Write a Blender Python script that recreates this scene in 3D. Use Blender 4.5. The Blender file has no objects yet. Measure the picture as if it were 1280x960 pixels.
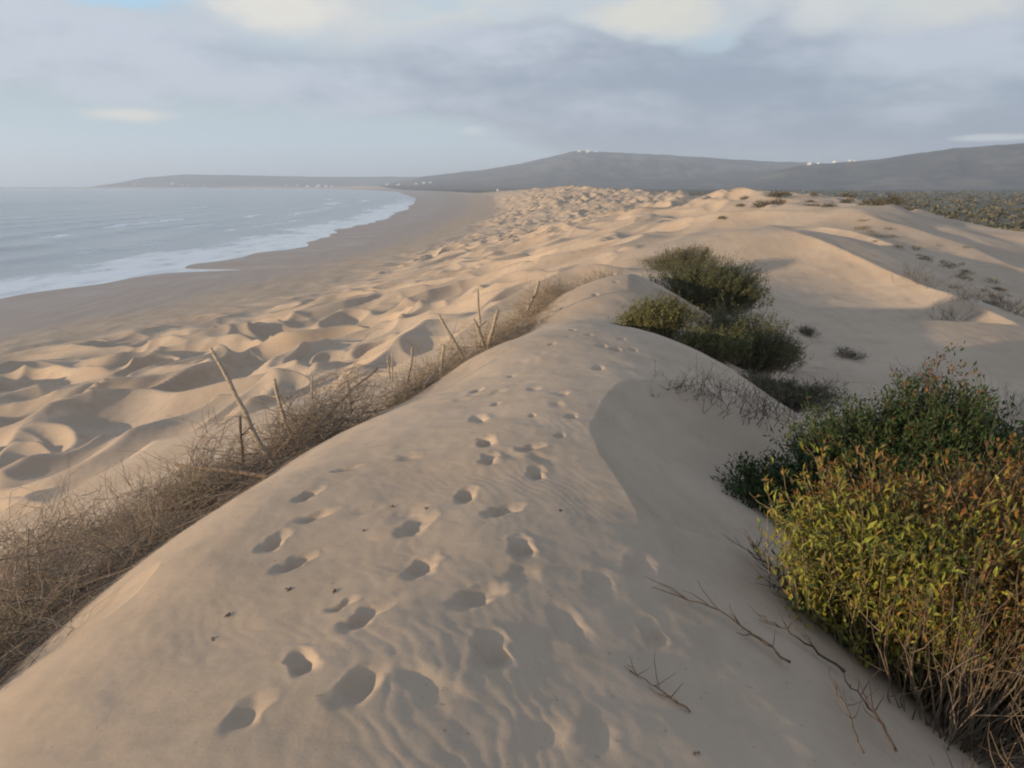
import bpy, math, random
import numpy as np

# ------------------------------------------------------------------ basics
C = bpy.context.scene.collection
H = 11.0                       # eye height above the sea
F = 1044.0                     # focal length in pixels of the 1280 px wide photograph
P = math.radians(13.3)
cP, sP = math.cos(P), math.sin(P)
SUN_EL = math.radians(7.8)
SUN_AZ = math.radians(-119.0)   # clockwise from the view direction: left, slightly behind

def ray(px, py):
    u = (px-640)/F; v = (480-py)/F
    return np.array([u, cP+v*sP, -sP+v*cP])
def at(px, py, Y):
    d = ray(px, py); return d*(Y/d[1])          # relative to the eye

# ------------------------------------------------------------------ noise
def _hash(ix, iy, seed):
    h = (ix.astype(np.int64)*374761393 + iy.astype(np.int64)*668265263 + seed*974634777) & 0xFFFFFFFF
    h = ((h ^ (h >> 13))*1274126177) & 0xFFFFFFFF
    return (h ^ (h >> 16)) & 0xFFFFFFFF
def perlin(x, y, seed=0):
    x = np.asarray(x, float); y = np.asarray(y, float)
    ix = np.floor(x); iy = np.floor(y); fx = x-ix; fy = y-iy
    ix = ix.astype(np.int64); iy = iy.astype(np.int64)
    def g(a, b):
        t = _hash(ix+a, iy+b, seed)*(2*math.pi/4294967296.0)
        return np.cos(t)*(fx-a)+np.sin(t)*(fy-b)
    u = fx*fx*fx*(fx*(fx*6-15)+10); v = fy*fy*fy*(fy*(fy*6-15)+10)
    a = g(0, 0); b = g(1, 0); c = g(0, 1); d = g(1, 1)
    return 1.41*((a*(1-u)+b*u)*(1-v)+(c*(1-u)+d*u)*v)
def fbm(x, y, seed=0, o=4):
    s = 0; a = 1.0; n = 0
    for k in range(o):
        s = s+a*perlin(x, y, seed+k*17); n += a; a *= .5; x = x*2.03+13.7; y = y*2.03-7.1
    return s/n
def sst(a, b, x):
    t = np.clip((x-a)/(b-a), 0, 1); return t*t*(3-2*t)
def itp(x, xs, ys): return np.interp(x, xs, ys)

# ------------------------------------------------------------------ terrain
SY = [-4000, -200, 0, 60, 81, 108, 150, 193, 250, 345, 556, 800, 1200, 1800, 2600, 4300, 5500, 6300, 6800, 20000]
SX = [-200, -80, -66, -54, -50, -46, -43, -42, -44, -47, -64, -90, -150, -240, -420, -900, -1900, -3600, -5200, -9000]
def shore(y): return itp(y, SY, SX)+(1.5*np.sin(y*.045+1)+3.4*perlin(y*.028, y*0+.3, 4)+3.0*perlin(y*.085, y*0+.3, 6))*np.exp(-np.abs(y)/600)
BY = [-4000, -100, 20, 49, 73, 110, 191, 350, 900, 1500]
BX = [-60, -42, -36, -30, -19, -14, -8, -5, -20, -60]
def bback(y): return itp(y, BY, BX)                      # back of the flat beach
RY = [-200, 0, 10, 15, 30, 45, 70, 90, 150, 250, 400, 700, 1000, 1600]
RX = [2, 0, .6, 2, 8, 16, 24, 27, 36, 40, 26, 14, 5, -20]
RZ = [-1.6, -1.6, -1.7, -1.7, -1.5, -1.9, -1.0, -1.6, -2.6, -2.2, -.6, -2.5, -5, -7]
def macro(x, y):
    xs = shore(y); xb = bback(y); xr = itp(y, RY, RX); zr = itp(y, RY, RZ)
    s = x-xs
    wb = np.maximum(xb-xs, 8.)
    beach = np.where(s < 0, np.maximum(s*.03, -3.0), 1.25*np.clip(s/wb, 0, 1)**1.1)-H
    t = np.clip((x-xb)/np.maximum(xr-xb, 6.), 0, 1)
    base = 1.25-H
    up = base+(zr-base)*(t**1.15*(1-.35*t)/.65)
    d = np.maximum(x-xr, 0)
    plain = -8.3
    dn = plain+(zr-plain)*np.exp(-(d/26.)**2)
    z = np.where(x < xb, beach, np.where(x < xr, up, dn))
    return z
# the foredune close by: surveyed points (pixel + distance, or metres)
CP = []
def cpx(px, py, Y): CP.append(tuple(at(px, py, Y)))
def cw(x, y, z): CP.append((x, y, z))
for a in [(640,690,3.5),(640,600,4.45),(640,530,5.6),(690,480,6.9),(720,440,8.4),(725,408,10.4),
          (0,870,3.0),(100,790,3.45),(190,703,4.0),(290,625,4.9),(400,562,6.0),(470,520,7.0),(560,478,8.5),(592,440,9.6),(690,402,11.0),
          (300,800,2.9),(420,700,3.6),(480,600,4.7),(560,520,6.2),(640,440,8.6),
          (780,478,7.1),(738,540,5.5),(760,620,4.35),(800,720,3.4),
          (900,700,3.75),(930,600,5.1),(900,520,6.9),(1000,527,7.9),
          (800,414,10.2),(860,432,9.8),(900,458,9.4),(1000,520,8.5),
          (790,337,15.8),(700,368,14.4),(745,355,14.9),(835,300,29),(930,283,29),(1010,290,27.5),(1100,330,24.5),(1180,365,21.5),(1280,410,18),(900,320,26),(880,300,29),(1060,340,23),(1000,330,24),
          (1200,540,11),(1050,470,13.2),(960,400,17.6),(945,350,21.3),(1050,380,19.4),(1150,430,16),(1250,480,13.6),
          (1280,372,26),(1150,322,31),(1280,322,36),(1280,295,38),(1150,272,50),(1060,260,60),(1010,243,70),
          (900,275,50),(960,262,60),(965,247,69),(1045,249,69),(780,320,40),(720,330,40),(650,370,36),(560,400,38),(450,420,42),(380,440,40),(300,470,37),(150,500,34),(0,580,26),(0,500,36),
          (230,545,14),(800,290,52),(720,290,75)]:
    cpx(*a)
for a in [(0,0,-1.6),(-.6,1.6,-1.58),(-.6,2.6,-1.58),(0,1.9,-1.61),(.45,1.9,-1.655),(.9,2.0,-1.725),(.4,2.7,-1.66),(.85,2.9,-1.735),(-1.3,1,-1.66),(-1.5,2,-1.72),(1,0.6,-1.68),(1.5,2.2,-1.86),(.55,3.5,-1.66),(1.2,3.2,-1.80),(-1,-2,-1.7),(1,-3,-1.8),(-3,-1,-2.6),(4,-2,-3),
          (2.1,3.5,-2.45),(3.4,5,-2.85),(4.6,7,-3.2),(4.5,3,-3.1),(3.2,1.5,-2.8),(2.7,6.6,-2.6),(11,9,-3.2),(11.4,5,-3.2),(11,0,-3.2),(6.5,6,-3.5),(6.5,1,-3.3),(4.4,9.5,-3.3),(9,12,-3.4),
          (.8,12.6,-1.98),(1.9,12.6,-2.0),(3.3,11.5,-2.55),(2.6,14.3,-1.85),(3.6,16.5,-2.3),(4.3,14,-2.95),(3.6,20,-2.2),(4.6,23,-2.1),(14.5,20,-3.7),(15,12,-3.8),(14,3,-3.6),
          (20,24,-3.7),(22,8,-4.2),(30,30,-4.8),(33,45,-5.2),(30,10,-5.2),
          (-2.9,3.2,-2.65),(-2.8,4.4,-2.6),(-2.45,5.9,-2.5),(-2.0,7.4,-2.45),(-1.35,9,-2.42),(-.75,10.2,-2.36),(-.3,11.6,-2.3),(.1,13,-2.3),(.3,15,-2.4),(.9,18,-2.5),(1.7,22,-2.6),
          (-4.2,6,-3.1),(-4.1,3.5,-3.2),(-3.6,9,-3.2),(-2.6,11,-3.0),(-2,14,-3.2),(-1.5,18,-3.6),(-1.5,25,-4.0),(-7,8,-4.6),(-7,3,-4.8),(-6,-2,-4.6),(-10,11,-6.2),(-12,5,-7.2),
          (-9,20,-6.6),(-13,20,-7.8),(-18,14,-9.0),(-20,3,-9.2),(-6,26,-6),(-15,-8,-8.8),(-5,-10,-4),(3,-12,-2.4),(12,-12,-3.6),(25,-15,-5.5),
          (0,-40,-2),(-25,-40,-9),(20,-40,-5.5)]:
    cw(*a)
for Yg in (12., 25., 40., 60., 85., 115., 150.):           # flat beach and the far dunes follow the coast profile
    for off in (-60, -25, 0, .5, 1.0):
        xs = float(shore(np.array(Yg))); xb = float(bback(np.array(Yg)))
        x = xs+off if off < 0 else xs+(xb-xs)*off
        cw(x, Yg, float(macro(np.array(x), np.array(Yg))))
for Yg in (95., 120., 160.):
    for x in (-5, 8, 22, 36, 55, 90): cw(x, Yg, float(macro(np.array(float(x)), np.array(Yg))))
for x, y in ((60, 30), (80, 60), (60, 80), (70, 0)): cw(x, y, -8.2)
CP = np.array(CP)
def lp(x, y):
    r = np.sqrt(x*x+y*y+.6*.6); a = np.arctan2(x, y+.25)
    k = r/(r+.5)
    return a*k*1.5, np.log(r)
_cu, _cv = lp(CP[:, 0], CP[:, 1])
_c2 = .09**2
def _solve():
    A = np.sqrt((_cu[:, None]-_cu[None])**2+(_cv[:, None]-_cv[None])**2+_c2)
    n = len(CP); M = np.zeros((n+1, n+1)); M[:n, :n] = A-np.eye(n)*.012; M[:n, n] = 1; M[n, :n] = 1
    return np.linalg.solve(M, np.r_[CP[:, 2], 0])
_w = _solve()
def rbf(x, y):
    u, v = lp(x, y); s = np.full(u.shape, _w[-1])
    for i in range(len(CP)):
        s += _w[i]*np.sqrt((u-_cu[i])**2+(v-_cv[i])**2+_c2)
    return s
def segdist(x, y, pts):                                     # signed distance to a polyline, positive to its right
    best = np.full(np.shape(x), 1e9); sg = np.ones(np.shape(x)); tt = np.zeros(np.shape(x)); L = 0
    for (ax, ay), (bx, by) in zip(pts[:-1], pts[1:]):
        dx, dy = bx-ax, by-ay; l2 = dx*dx+dy*dy; l = math.sqrt(l2)
        t = np.clip(((x-ax)*dx+(y-ay)*dy)/l2, 0, 1)
        qx = x-(ax+t*dx); qy = y-(ay+t*dy); d = np.hypot(qx, qy)
        m = d < best
        best = np.where(m, d, best); sg = np.where(m, np.sign(qx*dy-qy*dx), sg); tt = np.where(m, L+t*l, tt); L += l
    return best*sg, tt, L
CREST = [(at(812,668,3.9)[0], 3.9), (at(780,622,4.3)[0], 4.3), (at(752,575,4.9)[0], 4.9), (at(738,540,5.45)[0], 5.45), (at(752,508,6.2)[0], 6.2), (at(776,476,7.1)[0], 7.1), (at(850,484,7.4)[0], 7.4), (at(930,505,7.6)[0], 7.6)]
CREST2 = [(1.95, 14.0), (2.1, 15.0), (2.3, 15.9), (2.75, 16.1)]
CREST3 = [tuple(at(*a)[:2]) for a in ((960,284,29.5),(1010,290,27.5),(1060,312,26),(1100,330,24.5),(1180,365,21.5),(1280,410,18))]
CREST4 = [tuple(at(*a)[:2]) for a in ((1000,284,38),(1040,293,36),(1080,311,34),(1140,327,31.5))]
def spline(pts, n=40):
    p = np.array(pts); t = np.linspace(0, len(p)-1, n); q = np.stack([np.interp(t, np.arange(len(p)), p[:, k]) for k in (0, 1)], 1)
    for _ in range(12): q[1:-1] = (q[:-2]+2*q[1:-1]+q[2:])/4
    return [tuple(a) for a in q]
CREST5 = spline([tuple(at(*a)[:2]) for a in ((206,690,4.05),(200,722,3.8),(165,762,3.55),(100,822,3.28),(20,888,2.97))], 40)
CREST, CREST2, CREST3, CREST4 = spline(CREST, 60), spline(CREST2, 30), spline(CREST3), spline(CREST4)

def ridged(x, y, seed):
    n = perlin(x, y, seed); return 1.04-np.sqrt(n*n+.0010)*1.9
def hummocks(x, y):
    wx = x+1.9*fbm(x*.12, y*.12, 5, 2); wy = y+1.9*fbm(x*.12, y*.12, 9, 2)
    a = (wx*.95+wy*.10)/5.0; b = (wy*.95-wx*.20)/4.6
    h = .62*np.clip(ridged(a, b, 31), 0, 1)**1.6+.45*perlin(a*1.1+3, b*1.1, 33)+.30*np.clip(ridged(a*2.1, b*2.0, 35), 0, 1)**1.7*np.clip(.5+perlin(a*.7, b*.7, 36), 0, 1)
    h = -.02+.5*((h+.02)+np.sqrt((h+.02)**2+.016))            # hollows scoured down to a common floor
    return h*(1.0+.75*perlin(x/31., y/44., 39))
def far_layers():
    def S(pts): 
        a = [math.degrees(math.atan2(ray(x, y)[0], ray(x, y)[1])) for x, y in pts]
        e = [ray(x, y)[2]/math.hypot(*ray(x, y)[:2]) for x, y in pts]
        return a, e
    return [
     (5600, 2600, S([(470,233),(530,221),(565,217),(600,213),(650,206),(690,197),(715,191),(735,190),(790,193),(850,196),(900,199),(960,203),(1030,205),(1100,212),(1280,225)])),
     (3600, 1000, S([(900,232),(960,216),(1000,208),(1050,204),(1100,200),(1150,192),(1200,186),(1280,180),(1500,172),(2200,190),(5000,225)])),
     (7200, 800, S([(110,234),(145,229),(180,222),(230,218),(300,219),(400,221),(530,221),(640,224),(700,233)])),
    ]
LAY = far_layers()
FOOT = []                                                    # filled below: (x, y, angle, half length, half width, depth)
def terrain(x, y, detail=True, foot=True):
    x = np.asarray(x, float); y = np.asarray(y, float); r = np.hypot(x, y)
    m = macro(x, y)
    k = (1-sst(70, 130, r))*sst(-12, 1, x-bback(y))
    near = k > 0
    z = m.copy()
    z[near] = m[near]*(1-k[near])+rbf(x[near], y[near])*k[near]
    xs = shore(y); xb = bback(y); xr = itp(y, RY, RX)
    # beach runnel
    z -= .35*np.exp(-((y-113-.05*(x+40))/1.6)**2)*sst(-14, -26, x)*sst(-70, -50, x)
    # slip faces
    for pts, dep, w, fl in ((CREST, .46, 2.2, .45), (CREST2, .32, 2.2, .5), (CREST3, .9, 5, 3.), (CREST4, .6, 4, 2.), (CREST5, .05, .8, .15)):
        mm = (np.abs(x-pts[len(pts)//2][0]) < 3*w+2) & (np.abs(y-pts[len(pts)//2][1]) < 4*w+2)
        if mm.any():
            jx = .05*fbm(x[mm]*1.7, y[mm]*1.7, 3, 2)
            d, t, L = segdist(x[mm]+jx, y[mm]+jx, pts)
            e = sst(0, fl, t)*sst(L, L-.5, t)
            dd = np.maximum(d, 0)
            z[mm] -= e*dep*(1-np.exp(-dd*.62/dep))*np.exp(-(dd/w)**2)
            z[mm] += e*min(.035, dep*.3)*np.exp(-np.abs(d)/.35)
    if detail:
        # hummocky foredune apron
        am = sst(xb-7, xb+7, x)*(1-sst(30, 75, x-xr))*sst(13, 26, r+.6*np.maximum(-x, 0))*(1-sst(1200, 1900, y))*sst(-150, -20, y)
        am = am*(1-sst(1.0, 3.0, x-itp(y, [0, 20, 34, 50, 70], [0, .5, 2.5, 9, 40])))
        soft = 1.0-.55*sst(0, 18, x-itp(y, [0, 40, 100, 300], [-2, 4, 18, 60]))
        h = hummocks(x, y)
        far_amp = 1+.55*sst(120, 300, r)
        z += am*soft*far_amp*1.12*(h-.30)
        # right-hand dune field, softer
        rm = sst(7, 13, x)*sst(16, 28, r)*(1-sst(25, 60, x-xr))*(1-sst(300, 700, r))
        z += rm*(1-.6*np.exp(-((x-24)/9)**2-((y-68)/12)**2))*(.45*fbm(x*.16+2, y*.10, 61, 3)+.9*sst(32, 48, r)*(np.clip(ridged(x*.11+.4*fbm(x*.06,y*.06,64,2), y*.055, 62), 0, 1)**1.5-.4))
        # flat beach: faint tracks
        bm = sst(2, 12, x-xs)*(1-sst(xb-4, xb+4, x))*(1-sst(200, 500, r))
        z += bm*(.05*fbm(x*.5, y*.12, 71, 3)+.16*np.clip(fbm(x*.35, y*.22, 73, 4)-.12, 0, 1)*sst(xb-16, xb-4, x))
        # general metre scale unevenness of the near dune
        nm = 1-sst(30, 60, r)
        z += nm*(.024*fbm(x*1.1, y*.8, 81, 3)+.010*sst(1.5, 3, r)*fbm(x*2.6, y*2.0, 83, 3))
        # plain
        pm = sst(30, 80, x-xr)*sst(120, 260, r)
        z += pm*1.2*fbm(x*.01, y*.01, 91, 4)
    # far relief
    az = np.degrees(np.arctan2(x, y))
    fm = r > 900
    if fm.any():
        rr = r[fm]; aa = az[fm]; best = np.full(rr.shape, -1e9)
        for (r0, w, (pa, pe)) in LAY:
            e = np.interp(aa, pa, pe)
            top = e*r0+H
            g = np.where(rr < r0, sst(r0-w, r0, rr)**1.2 if w < 1200 else sst(r0-w, r0, rr), 1-.85*sst(r0, r0+2500, rr))
            n = 1+.17*fbm(aa*.8, np.log(rr)*11, 95, 3)*(1-.8*np.exp(-((rr-r0)/(w*.35))**2))
            best = np.maximum(best, np.maximum(top, 0)*g*n)
        sd = x[fm]-xs[fm]
        coast = sst(0, 120, sd)
        head = sst(5600, 6600, rr)*(aa > -32)*(aa < 0)
        land = np.maximum(coast, head)
        zz = np.maximum(z[fm], z[fm])+best*np.clip(land, 0, 1)
        z[fm] = np.where(land > 0, zz, z[fm])
    if detail and r.min() < 12:
        nr = r < 14
        X, Y = x[nr], y[nr]
        fade = (1-sst(6, 13, np.hypot(X, Y)))
        # wind ripples
        wv = X*1.0+Y*.34+.36*fbm(X*.9, Y*.9, 21, 2)+.14*fbm(X*2.9, Y*2.9, 22, 3)
        ph = wv*2*math.pi/.088
        rp = (np.sin(ph)+.18*np.sin(2*ph+1.0))
        patch = np.clip(.38+1.2*fbm(X*.75+4, Y*.75, 23, 2), .05, 1)*(.45+.55*sst(-1.0, -.3, X))*(1-.45*sst(4.5, 7, Y))
        z[nr] += 0.0010*rp*patch*fade
        z[nr] += .004*fade*fbm(X*6, Y*6, 25, 3)
    if foot and FOOT:
        for (fx, fy, fa, fl, fw, fd) in FOOT:
            R = fl*2.6
            q = np.nonzero((np.abs(x-fx) < R) & (np.abs(y-fy) < R))
            if not len(q[0]): continue
            dx = x[q]-fx; dy = y[q]-fy
            jx = .018*perlin(x[q]*14, y[q]*14, 41); jy = .018*perlin(x[q]*14, y[q]*14, 43)
            a = ((dx+jx)*math.sin(fa)+(dy+jy)*math.cos(fa))/fl; b = ((dx+jx)*math.cos(fa)-(dy+jy)*math.sin(fa))/fw
            b = b/(1-.22*np.clip(a, -1, 1)*.5-.12*np.cos(a*4))
            rho = np.sqrt(a*a+b*b)
            bowl = 1-sst(.05, 1.35, rho)
            heel = 1+.25*np.cos(a*3.0+.5)
            rim = np.exp(-((rho-1.35)/.30)**2)*(1+.5*np.clip(a, -1, 1))
            z[q] += -fd*bowl*heel+fd*.05*rim
    return z
def ground(x, y):
    return float(terrain(np.array([float(x)]), np.array([float(y)]), foot=False)[0])
def hit(px, py, y0=1.5, y1=60):                              # where a pixel's ray meets the sand
    d = ray(px, py); Y = np.exp(np.linspace(math.log(y0), math.log(y1), 900))
    X = d[0]/d[1]*Y; Z = d[2]/d[1]*Y
    g = terrain(X, Y, foot=False)
    k = np.nonzero(Z < g)[0]
    k = k[0] if len(k) else len(Y)-1
    return X[k], Y[k], g[k]
rng = np.random.default_rng(7)
_fp = [(598,523,-.1,1),(608,551,0,.9),(612,573,.1,.9),(664,560,.9,.85),(670,592,.1,.8),(583,619,.1,.85),(628,638,.8,.9),(520,656,.35,1.15),(652,683,-.05,.95),
       (528,709,.25,1.0),(597,745,.75,1.05),(614,815,-.08,1.0),(455,770,.35,1.0),(428,757,.7,.55),(450,855,.3,1.05),(435,586,1.0,.75),(385,619,.3,.9),(393,646,.9,.9),
       (343,677,.2,.85),(368,704,.5,.9),(378,828,-.4,.8),(308,893,.2,.85),(815,792,-.1,.75),(800,712,.2,1.1),(596,488,.3,.8),(620,505,.4,.5),(715,520,.2,.7),
       (748,460,.3,.75),(770,437,.2,.75),(791,437,.2,.7),(776,424,.3,.6),(752,432,.2,.75),(736,419,.3,.6),(716,412,.2,.6),(690,430,.4,.5),(705,492,.4,.6),
       (766,344,.2,.8),(745,368,.2,.8),(768,333,.2,.7),(770,352,.2,.7),(640,470,.5,.5),(665,520,.4,.4),(700,545,.4,.45)]
for (px, py, a, s) in _fp:
    X, Y, g = hit(px, py)
    sc = s*(1.0 if Y < 8 else 1.1)
    FOOT.append((X, Y, a, .130*sc, .058*sc, (.034 if s > .7 else .022)*(1 if py < 860 else .7)*(.6 if px > 790 and py > 600 else 1)))

for k in range(34):                                          # older, half filled prints beside the path
    Y = rng.uniform(2.2, 9.5); X = np.interp(Y, [2, 5, 9], [-.25, -.15, .35])+rng.normal(0, .38)
    FOOT.append((X, Y, rng.normal(.3, .5), rng.uniform(.09, .15), rng.uniform(.05, .08), rng.uniform(.006, .015)))

# ------------------------------------------------------------------ mesh helpers
def mesh_from(name, V, faces, smooth=True, attrs=None, cols=None, normals=None):
    me = bpy.data.meshes.new(name)
    V = np.asarray(V, np.float32); n = len(V)
    me.vertices.add(n); me.vertices.foreach_set('co', V.ravel())
    fs = [np.asarray(f, np.int32) for f in faces if len(f)]
    loops = np.concatenate([f.ravel() for f in fs]); tot = np.concatenate([np.full(len(f), f.shape[1], np.int32) for f in fs])
    start = np.concatenate([[0], np.cumsum(tot)[:-1]]).astype(np.int32)
    me.loops.add(len(loops)); me.loops.foreach_set('vertex_index', loops)
    me.polygons.add(len(tot)); me.polygons.foreach_set('loop_start', start)
    me.update(calc_edges=True)
    me.polygons.foreach_set('use_smooth', np.full(len(tot), smooth))
    for k, a in (attrs or {}).items():
        at_ = me.attributes.new(k, 'FLOAT', 'POINT'); at_.data.foreach_set('value', np.asarray(a, np.float32))
    if cols is not None:
        ca = me.attributes.new('tint', 'FLOAT_COLOR', 'POINT')
        cc = np.ones((n, 4), np.float32); cc[:, :3] = cols; ca.data.foreach_set('color', cc.ravel())
    me.validate(); 
    if normals is not None: me.normals_split_custom_set_from_vertices(np.asarray(normals, np.float32))
    return me
def link(name, me, mat, parent=None, loc=(0, 0, 0)):
    o = bpy.data.objects.new(name, me); C.objects.link(o); o.location = loc
    if mat: me.materials.append(mat)
    if parent: o.parent = parent
    return o
def tag(o, label=None, cat=None, group=None, kind=None):
    if label: o['label'] = label
    if cat: o['category'] = cat
    if group: o['group'] = group
    if kind: o['kind'] = kind
    return o
def thing(name, loc, label, cat, group=None):
    o = bpy.data.objects.new(name, None); C.objects.link(o); o.location = loc; o.empty_display_size = .1
    return tag(o, label, cat, group)

class MB:
    def __init__(s): s.V = []; s.T = []; s.Q = []; s.c = []; s.n = 0
    def add(s, V, T=None, Q=None, col=None):
        V = np.asarray(V, float).reshape(-1, 3)
        if T is not None and len(T): s.T.append(np.asarray(T)+s.n)
        if Q is not None and len(Q): s.Q.append(np.asarray(Q)+s.n)
        s.V.append(V)
        col = np.zeros((len(V), 3)) if col is None else np.broadcast_to(np.asarray(col, float), (len(V), 3))
        s.c.append(col); s.n += len(V)
    def tubes(s, PT, R, col, sides=3):
        """PT: (N,K,3) polylines, R: (N,K) radii, col: (N,3)"""
        PT = np.asarray(PT, float); N, K, _ = PT.shape
        R = np.broadcast_to(R, (N, K))
        tg = np.gradient(PT, axis=1); tg /= np.linalg.norm(tg, axis=2, keepdims=True)+1e-9
        ref = np.where(np.abs(tg[..., 2:3]) > .9, np.array([1., 0, 0]), np.array([0, 0, 1.]))
        a = np.cross(tg, ref); a /= np.linalg.norm(a, axis=2, keepdims=True)+1e-9
        b = np.cross(tg, a)
        an = np.arange(sides)*2*math.pi/sides
        V = PT[:, :, None]+R[:, :, None, None]*(a[:, :, None]*np.cos(an)[:, None]+b[:, :, None]*np.sin(an)[:, None])
        idx = np.arange(N*K*sides).reshape(N, K, sides); nx = np.roll(idx, -1, axis=2)
        Q = np.stack([idx[:, :-1], nx[:, :-1], nx[:, 1:], idx[:, 1:]], -1).reshape(-1, 4)
        cc = np.repeat(np.broadcast_to(np.asarray(col, float), (N, 3)), K*sides, axis=0)
        T = []
        if sides > 3:
            for e in (0, K-1):
                for k in range(1, sides-1): T.append(np.stack([idx[:, e, 0], idx[:, e, k], idx[:, e, k+1]], -1))
            T = np.concatenate(T)
        s.add(V.reshape(-1, 3), T if len(T) else None, Q, cc)
    def leaves(s, p, d, nrm, L, W, col, fold=.18, droop=.15):
        N = len(p); L = np.broadcast_to(L, N)[:, None]; W = np.broadcast_to(W, N)[:, None]
        d = d/(np.linalg.norm(d, axis=1, keepdims=True)+1e-9)
        sd = np.cross(d, nrm); sd /= np.linalg.norm(sd, axis=1, keepdims=True)+1e-9
        up = np.cross(sd, d)
        b = p; t = p+d*L-up*L*droop; c = p+d*L*.5-up*W*fold*.3
        l = p+d*L*.48+sd*W*.5+up*W*fold; r = p+d*L*.48-sd*W*.5+up*W*fold
        V = np.stack([b, l, t, r, c], 1).reshape(-1, 3)
        i = np.arange(N)[:, None]*5
        T = np.concatenate([i+np.array([0, 4, 1]), i+np.array([4, 2, 1]), i+np.array([0, 3, 4]), i+np.array([4, 3, 2])])
        s.add(V, T, None, np.repeat(np.broadcast_to(col, (N, 3)), 5, axis=0))
    def build(s, name, mat, parent=None, loc=(0, 0, 0), smooth=True):
        me = mesh_from(name, np.concatenate(s.V), [np.concatenate(s.T) if s.T else [], np.concatenate(s.Q) if s.Q else []], smooth, cols=np.concatenate(s.c))
        return link(name, me, mat, parent, loc)

# ------------------------------------------------------------------ materials
def mat(name):
    m = bpy.data.materials.new(name); m.use_nodes = True
    nt = m.node_tree; return m, nt, nt.nodes['Principled BSDF']
def N(nt, t, **k):
    n = nt.nodes.new(t)
    for a, v in k.items(): setattr(n, a, v)
    return n
def math_(nt, op, a, b=None, c=None, clamp=False):
    n = N(nt, 'ShaderNodeMath', operation=op); n.use_clamp = clamp
    for i, v in enumerate((a, b, c)):
        if v is None: continue
        if isinstance(v, (int, float)): n.inputs[i].default_value = v
        else: nt.links.new(v, n.inputs[i])
    return n.outputs[0]
def mixc(nt, f, a, b, blend='MIX'):
    n = N(nt, 'ShaderNodeMix', data_type='RGBA', blend_type=blend)
    for i, v in ((0, f), (6, a), (7, b)):
        if isinstance(v, (int, float)): n.inputs[i].default_value = v
        elif isinstance(v, tuple): n.inputs[i].default_value = (*v, 1)
        else: nt.links.new(v, n.inputs[i])
    return n.outputs[2]
def noise(nt, vec, scale, detail=4, rough=.55):
    n = N(nt, 'ShaderNodeTexNoise'); n.inputs['Scale'].default_value = scale; n.inputs['Detail'].default_value = detail; n.inputs['Roughness'].default_value = rough
    nt.links.new(vec, n.inputs['Vector']); return n.outputs[0]
def ramp(nt, v, lo, hi, a=0., b=1.):
    n = N(nt, 'ShaderNodeMapRange', interpolation_type='SMOOTHSTEP')
    n.inputs[1].default_value = lo; n.inputs[2].default_value = hi; n.inputs[3].default_value = a; n.inputs[4].default_value = b
    nt.links.new(v, n.inputs[0]); return n.outputs[0]
def attr(nt, name):
    return N(nt, 'ShaderNodeAttribute', attribute_name=name)

SAND_A, SAND_B = (.465, .352, .257), (.405, .302, .217)
def sand_material():
    m, nt, bs = mat('sand')
    g = N(nt, 'ShaderNodeNewGeometry'); pos = g.outputs['Position']
    c = mixc(nt, ramp(nt, noise(nt, pos, .35, 5), .35, .65), SAND_A, SAND_B)
    c = mixc(nt, math_(nt, 'MULTIPLY', ramp(nt, noise(nt, pos, 2.3, 6, .65), .45, .7), .35), c, (.345, .258, .175))
    mp = N(nt, 'ShaderNodeMapping'); mp.inputs['Scale'].default_value = (1.1, .28, 1); mp.inputs['Rotation'].default_value = (0, 0, .35); nt.links.new(pos, mp.inputs[0])
    c = mixc(nt, math_(nt, 'MULTIPLY', ramp(nt, noise(nt, mp.outputs[0], 3.2, 6, .68), .5, .72), .30), c, (.27, .20, .14))
    gr = noise(nt, pos, 420, 2, .7)
    c = mixc(nt, math_(nt, 'MULTIPLY', ramp(nt, gr, .5, .75), .22), c, (.25, .18, .13))
    sp = noise(nt, pos, 38, 2, .5)
    c = mixc(nt, math_(nt, 'MULTIPLY', ramp(nt, sp, .70, .74), .45), c, (.16, .11, .075))
    wet = attr(nt, 'wet').outputs['Fac']
    wn = math_(nt, 'ADD', wet, math_(nt, 'MULTIPLY', math_(nt, 'SUBTRACT', noise(nt, pos, .12, 4), .5), .35))
    w = ramp(nt, wn, .25, .75)
    c = mixc(nt, w, c, (.36, .295, .25))
    soil = attr(nt, 'scrub').outputs['Fac']
    sn = math_(nt, 'ADD', soil, math_(nt, 'MULTIPLY', math_(nt, 'SUBTRACT', noise(nt, pos, .05, 6, .65), .5), .9))
    pt = mixc(nt, ramp(nt, noise(nt, pos, .022, 7, .7), .42, .62), (.075, .073, .052), (.17, .145, .10))
    c = mixc(nt, ramp(nt, sn, .42, .60), c, pt)
    nt.links.new(c, bs.inputs['Base Color'])
    rg = ramp(nt, wn, .85, 1.2, .92, .25); nt.links.new(rg, bs.inputs['Roughness'])
    bs.inputs['Specular IOR Level'].default_value = .25
    b = N(nt, 'ShaderNodeBump'); b.inputs['Strength'].default_value = .35; b.inputs['Distance'].default_value = .004
    hh = math_(nt, 'ADD', math_(nt, 'MULTIPLY', gr, .5), noise(nt, pos, 60, 4, .6)); nt.links.new(hh, b.inputs['Height'])
    nt.links.new(b.outputs[0], bs.inputs['Normal'])
    return m
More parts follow.
